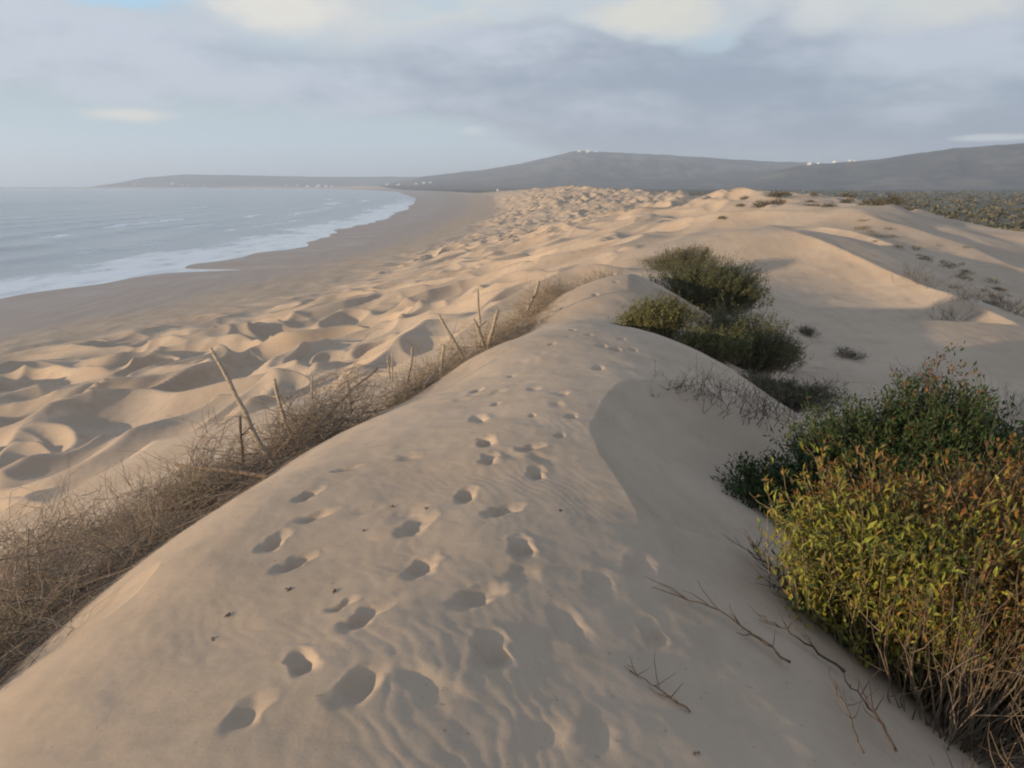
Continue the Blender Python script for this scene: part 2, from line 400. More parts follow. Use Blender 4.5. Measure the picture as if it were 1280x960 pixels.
def hill_material():
    m, nt, bs = mat('scrub_land')
    g = N(nt, 'ShaderNodeNewGeometry'); pos = g.outputs['Position']
    a = noise(nt, pos, .012, 8, .72); b_ = noise(nt, pos, .003, 5, .6); d = noise(nt, pos, .09, 4, .7)
    c = mixc(nt, ramp(nt, a, .40, .66), (.040, .036, .030), (.10, .082, .062))
    c = mixc(nt, math_(nt, 'MULTIPLY', ramp(nt, b_, .5, .62), .6), c, (.17, .14, .10))
    c = mixc(nt, math_(nt, 'MULTIPLY', ramp(nt, d, .62, .75), .6), c, (.20, .17, .12))
    nt.links.new(c, bs.inputs['Base Color']); bs.inputs['Roughness'].default_value = 1; bs.inputs['Specular IOR Level'].default_value = .1
    bp = N(nt, 'ShaderNodeBump'); bp.inputs['Strength'].default_value = .55; bp.inputs['Distance'].default_value = 8.
    nt.links.new(noise(nt, pos, .010, 8, .62), bp.inputs['Height']); nt.links.new(bp.outputs[0], bs.inputs['Normal'])
    return m
def tint_material(name, rough=.7, trans=0., var=.25, scale=60):
    m, nt, bs = mat(name)
    a = attr(nt, 'tint'); g = N(nt, 'ShaderNodeNewGeometry')
    n = noise(nt, g.outputs['Position'], scale, 3)
    c = mixc(nt, 1.0, a.outputs['Color'], ramp_col(nt, n, 1-var, 1+var), 'MULTIPLY')
    nt.links.new(c, bs.inputs['Base Color']); bs.inputs['Roughness'].default_value = rough; bs.inputs['Specular IOR Level'].default_value = .3
    if trans:
        tr = N(nt, 'ShaderNodeBsdfTranslucent'); nt.links.new(c, tr.inputs[0])
        mx = N(nt, 'ShaderNodeMixShader'); mx.inputs[0].default_value = trans
        nt.links.new(bs.outputs[0], mx.inputs[1]); nt.links.new(tr.outputs[0], mx.inputs[2])
        nt.links.new(mx.outputs[0], nt.nodes['Material Output'].inputs[0])
    return m
def ramp_col(nt, v, lo, hi):
    r = ramp(nt, v, .3, .7, lo, hi); n = N(nt, 'ShaderNodeCombineColor')
    for i in range(3): nt.links.new(r, n.inputs[i])
    return n.outputs[0]
M_SAND = sand_material(); M_HILL = hill_material()
M_LEAF = tint_material('leaves', .55, .22, .2); M_TWIG = tint_material('twigs', .85, 0, .3, 40)
M_WOOD = tint_material('weathered_wood', .9, 0, .35, 55)
M_HOUSE = tint_material('whitewash', .9, 0, .06, .2)

# ------------------------------------------------------------------ ground sheet (polar grid round the eye)
def build_ground():
    D = math.radians
    th = np.unique(np.concatenate([np.arange(-D(37), D(37), .0023), np.arange(D(37), D(72), .007), -np.arange(D(37), D(72), .007), np.linspace(D(72), D(180), 52), -np.linspace(D(72), D(180), 52)[:-1]]))
    r = np.concatenate([[.15, .3, .5, .7, .9, 1.1, 1.3], np.exp(np.arange(math.log(1.45), math.log(13), .0036)), np.exp(np.arange(math.log(13), math.log(130), .0036)),
                        np.exp(np.arange(math.log(130), math.log(1000), .010)), np.exp(np.arange(math.log(1000), math.log(16000), .022))])
    R, T = np.meshgrid(r, th, indexing='ij')
    X = R*np.sin(T); Y = R*np.cos(T)
    Z = terrain(X.ravel(), Y.ravel()).reshape(X.shape)
    nR, nT = X.shape
    # normals
    Pp = np.stack([X, Y, Z], -1)
    dr = np.gradient(Pp, axis=0); dt = np.roll(Pp, -1, 1)-np.roll(Pp, 1, 1)
    dt[:, 0] = Pp[:, 1]-Pp[:, 0]; dt[:, -1] = Pp[:, -1]-Pp[:, -2]
    nn = np.cross(dt, dr); nn /= np.linalg.norm(nn, axis=2, keepdims=True)+1e-12
    nn[nn[..., 2] < 0] *= -1
    # surface fields
    sd = X-shore(Y); xb = bback(Y); xr = itp(Y, RY, RX)
    za = Z+H
    wet = np.where(sd < 0, 1, sst(1.05, .30, sd/np.maximum(xb-(X-sd), 8)))*(X < xb+6)*(R < 3000)
    az = np.degrees(T)
    scrub = sst(18, 60, X-xr)*sst(45, 130, R)*sst(0, 20, X)
    scrub = np.maximum(scrub, sst(900, 1500, R)*sst(60, 160, sd))
    scrub = np.maximum(scrub, sst(12, 30, za)*(R > 900))
    scrub = np.where((sd < 12) & (za < 10), 0, scrub)
    idx = np.arange(nR*nT).reshape(nR, nT)
    Q = np.stack([idx[:-1, :-1], idx[1:, :-1], idx[1:, 1:], idx[:-1, 1:]], -1)
    Q = Q[..., ::-1]
    fR = R[:-1, :-1]; fX = X[:-1, :-1]; fxb = xb[:-1, :-1]; fs = scrub[:-1, :-1]; fz = za[:-1, :-1]; fsd = sd[:-1, :-1]
    cls = np.zeros(fR.shape, int)
    cls[(fX < fxb)] = 1
    cls[(fs > .5) & (fR > 60)] = 2
    cls[(fR > 1600) & ((fs > .5) | (fz > 14))] = 3
    V = np.stack([X.ravel(), Y.ravel(), Z.ravel()+H], -1); nf = nn.reshape(-1, 3)
    for k, (nm, ma) in enumerate([('sand_dunes', M_SAND), ('beach', M_SAND), ('plain', M_SAND), ('hills', M_HILL)]):
        q = Q[cls == k].reshape(-1, 4)
        u, inv = np.unique(q, return_inverse=True)
        me = mesh_from(nm, V[u], [inv.reshape(-1, 4)], True, {'wet': wet.ravel()[u], 'scrub': scrub.ravel()[u]}, normals=nf[u])
        tag(link(nm, me, ma), kind='structure')
build_ground()

# ------------------------------------------------------------------ sea
def build_sea():
    D = math.radians
    th = np.unique(np.concatenate([np.arange(-D(38), D(8), .0032), np.linspace(-D(180), -D(38), 60)]))
    r = np.concatenate([np.exp(np.arange(math.log(40), math.log(700), .0065)), np.exp(np.arange(math.log(700), math.log(15500), .03))])
    R, T = np.meshgrid(r, th, indexing='ij'); X = R*np.sin(T); Y = R*np.cos(T)
    sd = X-shore(Y)
    w = 2*math.pi
    dep = sst(0, -45, sd)*(1-sst(500, 1500, R))
    jit = 6*fbm(X*.03, Y*.012, 11, 3)
    ph = (sd+jit)/19
    sw = .5+.5*np.sin(w*ph); sw = sw**2.2
    Z = dep*.42*sw*(.5+.6*np.clip(.5+fbm(X*.015, Y*.006, 13, 3), 0, 1.3))+.05*dep*fbm(X*.3, Y*.15, 12, 3)
    # foam: swash sheet at the edge, broken lines on the breakers
    n = fbm(X*.05, Y*.025, 15, 4); n2 = fbm(X*.35, Y*.12, 16, 4)
    edge = sst(-24-14*n, -9-14*n, sd)*(1-sst(350, 900, R)*.4)
    foam = edge*(.80+.45*n2); calm = sst(-22-9*n, -8-9*n, sd)
    for (c, y0, y1, wd, am) in [(-68, 226, 296, 1.3, 1.), (-62, 180, 208, 1.2, .9), (-52, 300, 345, 1.5, .8), (-46, 220, 262, 1.2, .7), (-40, 330, 420, 2.0, .7), (-88, 300, 330, 1.5, .6),
                                (-52, 520, 600, 3, 1.), (-38, 640, 700, 3, .9), (-44, 430, 470, 2, .9), (-30, 130, 180, 1.2, .5), (-27, 210, 300, 1.5, .6), (-34, 90, 125, 1.0, .5), (-96, 140, 165, 1.2, .5),
                                (-110, 420, 470, 2.5, .7), (-75, 700, 800, 3, .8)]:
        e = sst(y0, y0+12, Y)*(1-sst(y1-12, y1, Y))
        foam = np.maximum(foam, am*e*np.exp(-((sd-c+3*fbm(X*.02, Y*.02, 18, 2))/(wd*1.5))**2)*(1.05+.9*n2))
    foam = np.clip(foam, 0, 1)
    idx = np.arange(R.size).reshape(R.shape)
    Q = np.stack([idx[:-1, :-1], idx[:-1, 1:], idx[1:, 1:], idx[1:, :-1]], -1)
    keep = (sd[:-1, :-1] < 45) | (R[:-1, :-1] > 5200)
    q = Q[keep]; u, inv = np.unique(q, return_inverse=True)
    V = np.stack([X.ravel(), Y.ravel(), Z.ravel()], -1)[u]
    me = mesh_from('sea', V, [inv.reshape(-1, 4)], True, {'foam': foam.ravel()[u], 'calm': calm.ravel()[u]})
    m, nt, bs = mat('sea_water')
    g = N(nt, 'ShaderNodeNewGeometry'); pos = g.outputs['Position']
    fo = attr(nt, 'foam').outputs['Fac']
    f2 = ramp(nt, math_(nt, 'ADD', fo, math_(nt, 'MULTIPLY', math_(nt, 'SUBTRACT', noise(nt, pos, .9, 5, .7), .5), .5)), .30, .85)
    c = mixc(nt, ramp(nt, noise(nt, pos, .02, 4), .35, .7), (.13, .165, .195), (.19, .21, .22))
    c = mixc(nt, f2, c, (.72, .74, .75)); nt.links.new(c, bs.inputs['Base Color'])
    nt.links.new(ramp(nt, f2, 0, 1, .16, .42), bs.inputs['Roughness']); bs.inputs['IOR'].default_value = 1.33
    mp = N(nt, 'ShaderNodeMapping'); mp.inputs['Scale'].default_value = (1.0, .45, 1); nt.links.new(pos, mp.inputs[0])
    b = N(nt, 'ShaderNodeBump'); b.inputs['Distance'].default_value = .35
    nt.links.new(ramp(nt, attr(nt, 'calm').outputs['Fac'], 0, 1, .5, .06), b.inputs['Strength'])
    nt.links.new(noise(nt, mp.outputs[0], .32, 7, .6), b.inputs['Height']); nt.links.new(b.outputs[0], bs.inputs['Normal'])
    tag(link('sea', me, m), kind='structure')
build_sea()

# ------------------------------------------------------------------ plants
def unit(v): return v/(np.linalg.norm(v, axis=-1, keepdims=True)+1e-9)
def branches(base, tips, rg, K=7, wob=.10, arch=.25):
    """curved polylines from base points to tips"""
    n = len(tips); t = np.linspace(0, 1, K)[None, :, None]
    d = tips-base; L = np.linalg.norm(d, axis=1)[:, None, None]
    mid = base+d*.5+np.array([0, 0, 1.])*(L[:, 0]*arch)*rg.uniform(-.3, 1, (n, 1))+rg.normal(0, 1, (n, 3))*L[:, 0]*wob
    PT = base[:, None]*(1-t)**2+2*mid[:, None]*t*(1-t)+tips[:, None]*t*t
    PT[:, 1:-1] += rg.normal(0, 1, (n, K-2, 3))*L*wob*.16
    return PT
def lobepoints(lobes, n, rg, shell=.45):
    vol = np.array([l[1][0]*l[1][1]*l[1][2] for l in lobes])**.75; k = rg.choice(len(lobes), n, p=vol/vol.sum())
    d = unit(rg.normal(0, 1, (n, 3))); d[:, 2] = np.where(d[:, 2] < -.25, -d[:, 2], d[:, 2])
    rad = rg.uniform(shell, 1.0, (n, 1))**.6*(1+.16*rg.normal(0, 1, (n, 1)))
    c = np.array([l[0] for l in lobes])[k]; e = np.array([l[1] for l in lobes])[k]
    return c+d*rad*e, d, k
def shrub(name, label, cat, base, lobes, ntip, nleaf, leaf, pal, palf=None, twig=(.20, .15, .10), twr=.004, seed=1, shell=.4, group=None, bare=0, spread=.25, leafzone=.45, stiff=.5, ntw=None):
    rg = np.random.default_rng(seed)
    gz = ground(base[0], base[1])+H if len(base) < 3 else base[2]
    root = thing(name, (base[0], base[1], gz), label, cat, group)
    tips, dirs, k = lobepoints(lobes, ntip, rg, shell)
    bp = np.zeros_like(tips); bp[:, :2] = tips[:, :2]*rg.uniform(.05, spread+.2, (ntip, 1))+rg.normal(0, .05, (ntip, 2)); 
    bp[:, 2] = -.06
    PT = branches(bp, tips, rg, 7, .09, .12)
    # branches
    mb = MB()
    tw = np.array(twig)*rg.uniform(.65, 1.35, (ntip, 1))
    s = slice(None) if ntw is None else slice(0, ntw)
    mb.tubes(PT[s], (np.linspace(1, .25, 7)[None]*twr*rg.uniform(.6, 1.3, (ntip, 1)))[s], tw[s], 3)
    # bare side twigs
    if bare:
        q = rg.integers(0, ntip, bare); t = rg.integers(2, 6, bare)
        st = PT[q, t]; dd = unit(unit(PT[q, t+1]-PT[q, t])+rg.normal(0, .6, (bare, 3)))
        tl = st+dd*rg.uniform(.08, .30, (bare, 1))
        mb.tubes(branches(st, tl, rg, 5, .12, 0), np.linspace(1, .3, 5)[None]*twr*.55, np.array(twig)*rg.uniform(.8, 1.7, (bare, 1)), 3)
    mb.build('branches', M_TWIG, root)
    # leaves
    if nleaf:
        n = ntip*nleaf; q = np.repeat(np.arange(ntip), nleaf)
        t = 1-rg.uniform(0, 1, n)**1.3*leafzone; f = t*6; i = np.clip(f.astype(int), 0, 5); fr = (f-i)[:, None]
        p = PT[q, i]*(1-fr)+PT[q, i+1]*fr
        ax = unit(PT[q, i+1]-PT[q, i])
        sp = leaf[0]*.5*rg.normal(0, 1, (n, 3)); p = p+sp
        d = unit(ax*stiff+rg.normal(0, .55, (n, 3))+np.array([0, 0, .35]))
        nr = unit(rg.normal(0, .6, (n, 3))+np.array([0, 0, 1.])+dirs[q]*.6)
        L = leaf[0]*rg.uniform(.40, 1.40, n); W = leaf[1]*rg.uniform(.5, 1.35, n)
        pal = np.array(pal); w = np.ones((n, len(pal)))/len(pal)
        if palf is not None: w = palf(p, rg)
        cu = np.cumsum(w/w.sum(1, keepdims=True), 1); ci = (rg.uniform(0, 1, (n, 1)) > cu).sum(1).clip(0, len(pal)-1)
        col = pal[ci]*rg.uniform(.7, 1.3, (n, 1))*(1+rg.normal(0, .06, (n, 3)))
        lb = MB(); lb.leaves(p, d, nr, L, W, np.clip(col, .005, .6))
        lb.build('foliage', M_LEAF, root, smooth=False)
    return root

YG, OL, DG, RU, BR, GO = (.205, .195, .028), (.105, .102, .025), (.034, .058, .017), (.185, .090, .026), (.105, .060, .026), (.215, .135, .032)
def near_pal(p, rg):      # yellow-green leaves to the left of the crown, rusty ones to the right
    x = p[:, 0]+.25*np.sin(p[:, 1]*5)+rg.normal(0, .16, len(p)); z = p[:, 2]
    nz = fbm(p[:, 0]*2.2+9, p[:, 2]*2.2+p[:, 1]*1.3, 101, 3)
    g = np.clip(.46-1.25*(x+.12)+.9*nz+.25*sst(.75, 1.0, z)*(x < 0), .03, 1)
    r = 1-g
    return np.stack([g*1.25, g*.5, g*.12, r*1.0, r*.5, r*.9+.08], 1)
sx, sy = 1.85, 3.45
shrub('coastal_shrub', 'big nearest shrub with yellow-green and rusty leaves at the right edge', 'shrub', (sx, sy),
      [((-.27, .05, .70), (.46, .50, .38)), ((.30, .10, .68), (.58, .55, .36)), ((.85, .2, .66), (.6, .6, .42)), ((.55, -.45, .56), (.55, .45, .38)), ((.05, -.35, .55), (.38, .35, .33)), ((1.1, -.4, .6), (.5, .5, .45)), ((.75, -.95, .42), (.45, .4, .36)), ((-.2, .1, .45), (.42, .42, .35))],
      1700, 36, (.047, .0155), [YG, OL, DG, RU, BR, GO], near_pal, (.26, .185, .11), .0044, 11, .35, bare=800, spread=.5, leafzone=.5)
shrub('coastal_shrub', 'dark green bush with one rusty top behind the nearest shrub', 'shrub', (2.75, 5.9),
      [((-.75, -.05, .36), (.52, .42, .32)), ((-.15, .1, .62), (.55, .5, .45)), ((.42, .05, .80), (.50, .45, .55)), ((.95, .1, .50), (.48, .42, .42)), ((.3, -.4, .45), (.7, .4, .38))],
      1700, 46, (.046, .017), [DG, (.07, .085, .022), (.045, .075, .018), RU, BR],
      lambda p, rg: np.stack([1.0+0*p[:, 0], .22+0*p[:, 0], .7+0*p[:, 0], .02+2.5*sst(1.15, 1.35, p[:, 2]+.06*rg.normal(0, 1, len(p)))*sst(.3, .1, np.abs(p[:, 0]-.35)), .06+1.5*sst(1.12, 1.3, p[:, 2])*sst(.35, .15, np.abs(p[:, 0]-.35))], 1),
      (.17, .12, .08), .0042, 12, .35, bare=350, spread=.5, leafzone=.55)
GG, GY = (.098, .108, .050), (.185, .175, .060)
def mid(px, py, Y, label, lobes, nt, nl, pal, seed, lf=(.036, .013), name='coastal_shrub', cat='shrub', **k):
    p = at(px, py, Y)
    return shrub(name, label, cat, (p[0], p[1]), lobes, nt, nl, lf, pal, None, (.16, .125, .09), .004, seed, .3, spread=.6, leafzone=.75, stiff=.35, **k)
mid(822, 425, 11.6, 'low yellow-green bush behind the crest of the near dune', [((-.12, 0, .26), (.42, .36, .30)), ((.22, .05, .26), (.34, .32, .28)), ((-.42, 0, .16), (.26, .24, .18))], 620, 30, [GY, GY, OL, (.17, .15, .06)], 21)
mid(930, 465, 12.0, 'dark olive bush right of the low yellow-green bush', [((-.30, .3, .50), (.55, .45, .45)), ((.12, 0, .45), (.56, .46, .46)), ((.46, -.25, .26), (.36, .34, .32)), ((-.1, -.1, .3), (.5, .4, .34))], 900, 36, [GG, OL, (.07, .085, .035), (.12, .115, .055)], 22)
mid(882, 376, 16.3, 'widest grey-green bush, farther back on the second dune hump', [((-.60, .1, .56), (.60, .5, .44)), ((.06, 0, .62), (.80, .6, .52)), ((.64, 0, .50), (.60, .5, .52)), ((.92, -.3, .26), (.40, .4, .36)), ((.2, -.3, .35), (.8, .4, .36))], 1150, 36, [GG, GG, (.13, .125, .065), OL], 23, (.045, .016))
mid(855, 322, 24.5, 'pale dry bush on the third dune hump, farthest along the path', [((-.3, 0, .36), (.6, .5, .36)), ((.35, .1, .42), (.65, .5, .40)), ((-.9, 0, .2), (.5, .4, .26))], 560, 22, [(.17, .145, .085), GY, (.12, .10, .06)], 24, (.055, .014))
mid(975, 505, 9.5, 'low dark creeping bush trailing down the slope to the dark green bush', [((-.25, .35, .14), (.30, .36, .15)), ((.05, 0, .13), (.30, .36, .14)), ((.32, -.35, .13), (.28, .36, .14))], 460, 28, [(.10, .09, .055), GG, (.12, .095, .065)], 25, (.032, .012))
mid(962, 420, 13.6, 'small olive bush joining the widest bush to the dark olive one', [((-.2, .1, .26), (.40, .36, .30)), ((.2, -.1, .2), (.36, .32, .26))], 420, 30, [GG, (.12, .115, .055), OL], 26)
mid(890, 452, 11.2, 'low olive bush between the yellow-green bush and the dark olive bush', [((-.2, .1, .2), (.36, .32, .24)), ((.2, -.05, .18), (.36, .32, .22))], 420, 30, [GG, GY, (.12, .115, .055), OL], 27)
# low twiggy plants
def twigs(name, label, cat, loc, n, hgt, spr, col, seed, group=None, r=.0022, sub=3):
    rg = np.random.default_rng(seed)
    z = ground(loc[0], loc[1])+H
    root_bm = MB()
    b = np.concatenate([rg.normal(0, spr*.35, (n, 2)), np.full((n, 1), -.03)], 1)
    gz = terrain(loc[0]+b[:, 0], loc[1]+b[:, 1], foot=False)+H-z; b[:, 2] += gz
    t = b+np.concatenate([rg.normal(0, spr*.6, (n, 2)), hgt*rg.uniform(.4, 1.0, (n, 1))], 1)
    PT = branches(b, t, rg, 6, .12, .1)
    col = np.array(col)
    root_bm.tubes(PT, np.linspace(1, .35, 6)[None]*r, col*rg.uniform(.6, 1.4, (n, 1)), 3)
    m = n*sub; q = rg.integers(0, n, m); i = rg.integers(2, 5, m); st = PT[q, i]
    tl = st+unit(rg.normal(0, .7, (m, 3))+np.array([0, 0, .8]))*hgt*rg.uniform(.15, .45, (m, 1))
    root_bm.tubes(branches(st, tl, rg, 4, .12, 0), np.linspace(1, .4, 4)[None]*r*.6, col*rg.uniform(.6, 1.4, (m, 1)), 3)
    return tag(root_bm.build(name, M_TWIG, None, (loc[0], loc[1], z)), label, cat, group)
DRY = (.20, .155, .11)
for k, (px, py, n, h) in enumerate([(842, 484, 14, .16), (868, 492, 16, .2), (892, 505, 16, .22), (915, 515, 22, .24), (938, 522, 26, .26), (960, 520, 24, .26), (905, 490, 14, .18), (985, 522, 26, .24)]):
    X, Y, g = hit(px, py)
    twigs('dry_twig_tuft', 'thin bare grey twigs sprouting from the shaded sand by the slip face', 'dry tuft', (X, Y), n*2//3+3, h*1.35, .3, (.075, .062, .05), 300+k, 'bare twig tufts on the shaded slope', .0032)
for k, (px, py, n, h, lab) in enumerate([(985, 445, 40, .30, 'grey leafless tuft just right of the dark olive bush'), (1035, 492, 46, .34, 'grey leafless tuft left above the dark green bush'),
                                         (1145, 480, 26, .45, 'thin twiggy plant rising right of the rusty bush top'), (1235, 555, 46, .4, 'dark twiggy plant at the right foot of the dark green bush'),
                                         (1265, 520, 40, .5, 'brownish twiggy plant at the right edge in the shaded hollow')]):
    X, Y, g = hit(px, py)
    twigs('twiggy_plant', lab, 'dry plant', (X, Y), n, h, .38, (.13, .10, .075), 330+k, None, .003)
for k, (px, py, w, lab) in enumerate([(1006, 418, .36, 'small dark cushion plant on the shaded face of the big right dune'), (1056, 446, .5, 'long low dark plant on the shaded face above the dark green bush')]):
    X, Y, g = hit(px, py)
    shrub('cushion_plant', lab, 'plant', (X, Y), [((0, 0, .05), (w*.45, .3, .13)), ((w*.3, -.25, .04), (w*.35, .3, .10))], 120, 9, (.035, .01), [(.11, .095, .07), GG], None, seed=350+k, twr=.003)

# ------------------------------------------------------------------ bare branches at the near right
def dead_branch(name, label, pts, r, seed, nside=10, col=(.055, .04, .028), lift=.012, sidelen=.22, up=.3, group=None, cat='dead branch'):
    """pts: pixels along the branch, laid on the sand"""
    rg = np.random.default_rng(seed)
    W = np.array([hit(px, py) for px, py in pts]); W[:, 2] += lift
    for (k, p) in enumerate(pts):
        if len(p) == 0: pass
    K = 14; s = np.linspace(0, len(pts)-1, K)
    L = np.stack([np.interp(s, np.arange(len(pts)), W[:, j]) for j in range(3)], 1); L += rg.normal(0, .004, L.shape)
    gz = terrain(L[:, 0], L[:, 1], foot=False); L[:, 2] = np.maximum(L[:, 2], gz+.004)
    o = L[0].copy(); mb = MB(); c = np.array(col)
    mb.tubes((L-o)[None], np.linspace(1, .3, K)[None]*r, c[None], 5)
    i = rg.integers(2, K-1, nside); st = L[i]; ax = unit(L[np.minimum(i+1, K-1)]-L[i-1])
    tl = st+unit(ax*1.0+rg.normal(0, .5, (nside, 3))*np.array([1, 1, .3])+np.array([0, 0, up]))*sidelen*rg.uniform(.3, 1, (nside, 1))
    g2 = terrain(tl[:, 0], tl[:, 1], foot=False); tl[:, 2] = np.maximum(tl[:, 2], g2+.005)
    PT = branches(st, tl, rg, 5, .1, 0); PT[..., 2] = np.maximum(PT[..., 2], (terrain(PT[..., 0].ravel(), PT[..., 1].ravel(), foot=False)+.003).reshape(PT.shape[:2]))
    mb.tubes(PT-o, np.linspace(1, .4, 5)[None]*r*.5, c*rg.uniform(.7, 1.5, (nside, 1)), 3)
    return tag(mb.build(name, M_TWIG, None, o+np.array([0, 0, H])), label, cat, group)
dead_branch('dead_branch', 'long dark fallen branch lying on the sand left of the nearest shrub', [(988, 838), (950, 808), (905, 776), (865, 760), (815, 742)], .0055, 401, 12, lift=.03)
dead_branch('dead_branch', 'short dark forked branch on the sand nearest the bottom of the picture', [(862, 892), (835, 876), (808, 858), (785, 835)], .004, 402, 9, sidelen=.15)
dead_branch('dead_branch', 'straight dark branch lying between the long branch and the shrub', [(1055, 850), (1010, 815), (975, 792), (948, 778)], .0055, 403, 6, lift=.03)
dead_branch('dead_branch', 'brown branch with many fine twigs reaching left from the shrub foot', [(1040, 790), (1000, 762), (965, 730), (935, 695)], .006, 404, 44, (.08, .055, .04), .06, .28)
dead_branch('dead_branch', 'spray of fine brown twigs lying between the shrub foot and the slip face', [(1085, 800), (1045, 752), (1010, 715), (985, 680)], .005, 407, 40, (.09, .065, .045), .05, .25)
dead_branch('dead_branch', 'dark branch standing from the sand at the bottom edge under the shrub', [(1120, 958), (1100, 925), (1080, 895), (1062, 868)], .006, 405, 8, (.075, .05, .036), .05, .25)
dead_branch('dead_branch', 'pale thin branch curving along the bottom edge below the shrub', [(1075, 958), (1060, 915), (1045, 880), (1035, 850)], .004, 406, 8, (.13, .09, .065), .05, .2)
# bare bush: pale twigs standing in front of the leaves
shrub('bare_bush', 'leafless bush of pale crooked twigs in front of the nearest shrub', 'bare bush', (1.62, 2.75),
      [((-.02, 0, .36), (.30, .26, .28)), ((.35, -.05, .36), (.34, .3, .28)), ((.75, -.15, .4), (.4, .3, .3)), ((.4, .3, .5), (.4, .3, .25))],
      130, 1, (.03, .009), [OL, BR, GO], None, (.14, .10, .065), .0042, 41, .3, bare=200, spread=.7, leafzone=.2)
shrub('bare_bush', 'low bare brown bush sprawling at the bottom right corner', 'bare bush', (1.75, 2.2),
      [((.0, .0, .22), (.35, .26, .2)), ((.45, -.1, .26), (.4, .3, .22)), ((-.30, .05, .12), (.22, .2, .12))],
      170, 0, (.03, .009), [OL], None, (.14, .10, .068), .0040, 42, .3, bare=320, spread=.8)

# ------------------------------------------------------------------ brush fence on the seaward side
FL = [(-3.15, 2.6), (-2.9, 3.4), (-2.8, 4.4), (-2.5, 5.9), (-2.05, 7.4), (-1.4, 9.0), (-.8, 10.2), (-.35, 11.6), (.1, 13.2), (.45, 15.2), (1.0, 18.0)]
FLx = np.array(FL)
def brush(loc, ang, ln, wd, hg, n, seed, label, group, col=(.17, .125, .085), r=.0028):
    rg = np.random.default_rng(seed); z = ground(*loc)
    ca, sa = math.cos(ang), math.sin(ang)
    l = rg.uniform(-.5, .5, n)*ln; w = rg.normal(0, .32, n)*wd
    x = loc[0]+l*sa+w*ca; y = loc[1]+l*ca-w*sa
    top = hg*np.sqrt(np.clip(1-(2*l/ln)**2*.75, .1, 1))*np.clip(1-(w/wd)**2*.9, .15, 1)*np.clip(.72+.75*perlin(x*2.6, y*2.6, seed), .12, 1.3)
    g = terrain(x, y, foot=False)
    zz = g-.03+np.clip(rg.beta(1.05, 1.5, n), 0, 1)*top
    st = np.stack([x, y, zz], 1)
    dr = unit(np.stack([rg.normal(0, .8, n)+.55*sa, rg.normal(0, .8, n)+.55*ca, rg.normal(.22, .42, n)], 1))
    L = rg.uniform(.12, .52, (n, 1))*np.where(rg.uniform(0, 1, (n, 1)) < .06, 1.5, 1)
    en = st+dr*L; g2 = terrain(en[:, 0], en[:, 1], foot=False); en[:, 2] = np.maximum(en[:, 2], g2+.01)
    PT = branches(st, en, rg, 5, .14, .1)
    o = np.array([loc[0], loc[1], z]); mb = MB(); c = np.array(col)
    mb.tubes(PT-o, np.linspace(1, .4, 5)[None]*r*rg.uniform(.5, 1.35, (n, 1)), c*rg.uniform(.45, 1.5, (n, 1))*(1+rg.normal(0, .05, (n, 3))), 3)
    m = n*2; q = rg.integers(0, n, m); i = rg.integers(1, 4, m); s2 = PT[q, i]
    e2 = s2+unit(dr[q]+rg.normal(0, .8, (m, 3)))*rg.uniform(.04, .16, (m, 1))
    mb.tubes(branches(s2, e2, rg, 3, .1, 0)-o, np.array([[1, .7, .4]])*r*.5, c*rg.uniform(.5, 1.6, (m, 1)), 3)
    return tag(mb.build('dry_brush', M_TWIG, None, o+np.array([0, 0, H])), label, 'brush', group)
s_ = np.r_[0, np.cumsum(np.hypot(*np.diff(FLx, axis=0).T))]
NB = 30
for k in range(NB):
    u = (k/(NB-1))**1.15*s_[-1]; x = np.interp(u, s_, FLx[:, 0]); y = np.interp(u, s_, FLx[:, 1])
    x2 = np.interp(u+.3, s_, FLx[:, 0]); y2 = np.interp(u+.3, s_, FLx[:, 1])
    x2, y2 = (x2, y2) if u+.3 < s_[-1] else (x+.1, y+.4)
    if y < 5.2: lab = 'dark tangled dry brush in the near left corner beside the dune flank'
    elif y < 9.3: lab = 'brown dry brush packed along the leaning posts left of the dune'
    else: lab = 'thin pale dry brush along the farther part of the old fence'
    hg = .66 if y < 8.5 else .50 if y < 11.5 else .42
    hv = [1, .55, .85, .40, 1.05, .7, .45, .9][k*5 % 8]; jx = [0, -.30, .10, -.12][k % 4]
    if 6.2 < y < 8.6: hg, hv = .80, max(hv, .85)
    if k in (13, 19, 23): continue
    brush((x+jx, y), math.atan2(x2-x, y2-y), (.95 if y < 10 else 1.2)*[1, 1.25, .8][k % 3], (.48 if y < 8 else .40)*[1, .75, 1.2][k*2 % 3], hg*hv, int((580 if y < 8 else 430)*(.45+.55*hv)), 500+k, lab, 'dry brush clumps along the old fence', (.215, .165, .12) if y < 9 else (.27, .21, .15))
# second row down the seaward slope near the left edge
for k, (x, y) in enumerate([(-3.6, 4.0), (-3.75, 5.0), (-3.5, 6.1), (-3.2, 7.2), (-4.4, 5.6), (-4.2, 6.8)]):
    brush((x, y), .35, 1.1, .6, [.62, .4, .55][k % 3], 430, 560+k, 'loose pale dry brush on the seaward side of the fence at the left', 'dry brush clumps along the old fence', (.26, .20, .145))
for k, (px, py, Y, s) in enumerate([(755, 335, 19.5, .55), (735, 342, 18.8, .4)]):
    p = at(px, py+12, Y)
    twigs('dry_grass_tuft', ['upright dry tuft beyond the second hump, against the hummocks', 'smaller dry tuft just left of the upright tuft'][k], 'dry tuft', (p[0], p[1]), 90, s, .5, (.19, .15, .10), 580+k, None, .004)

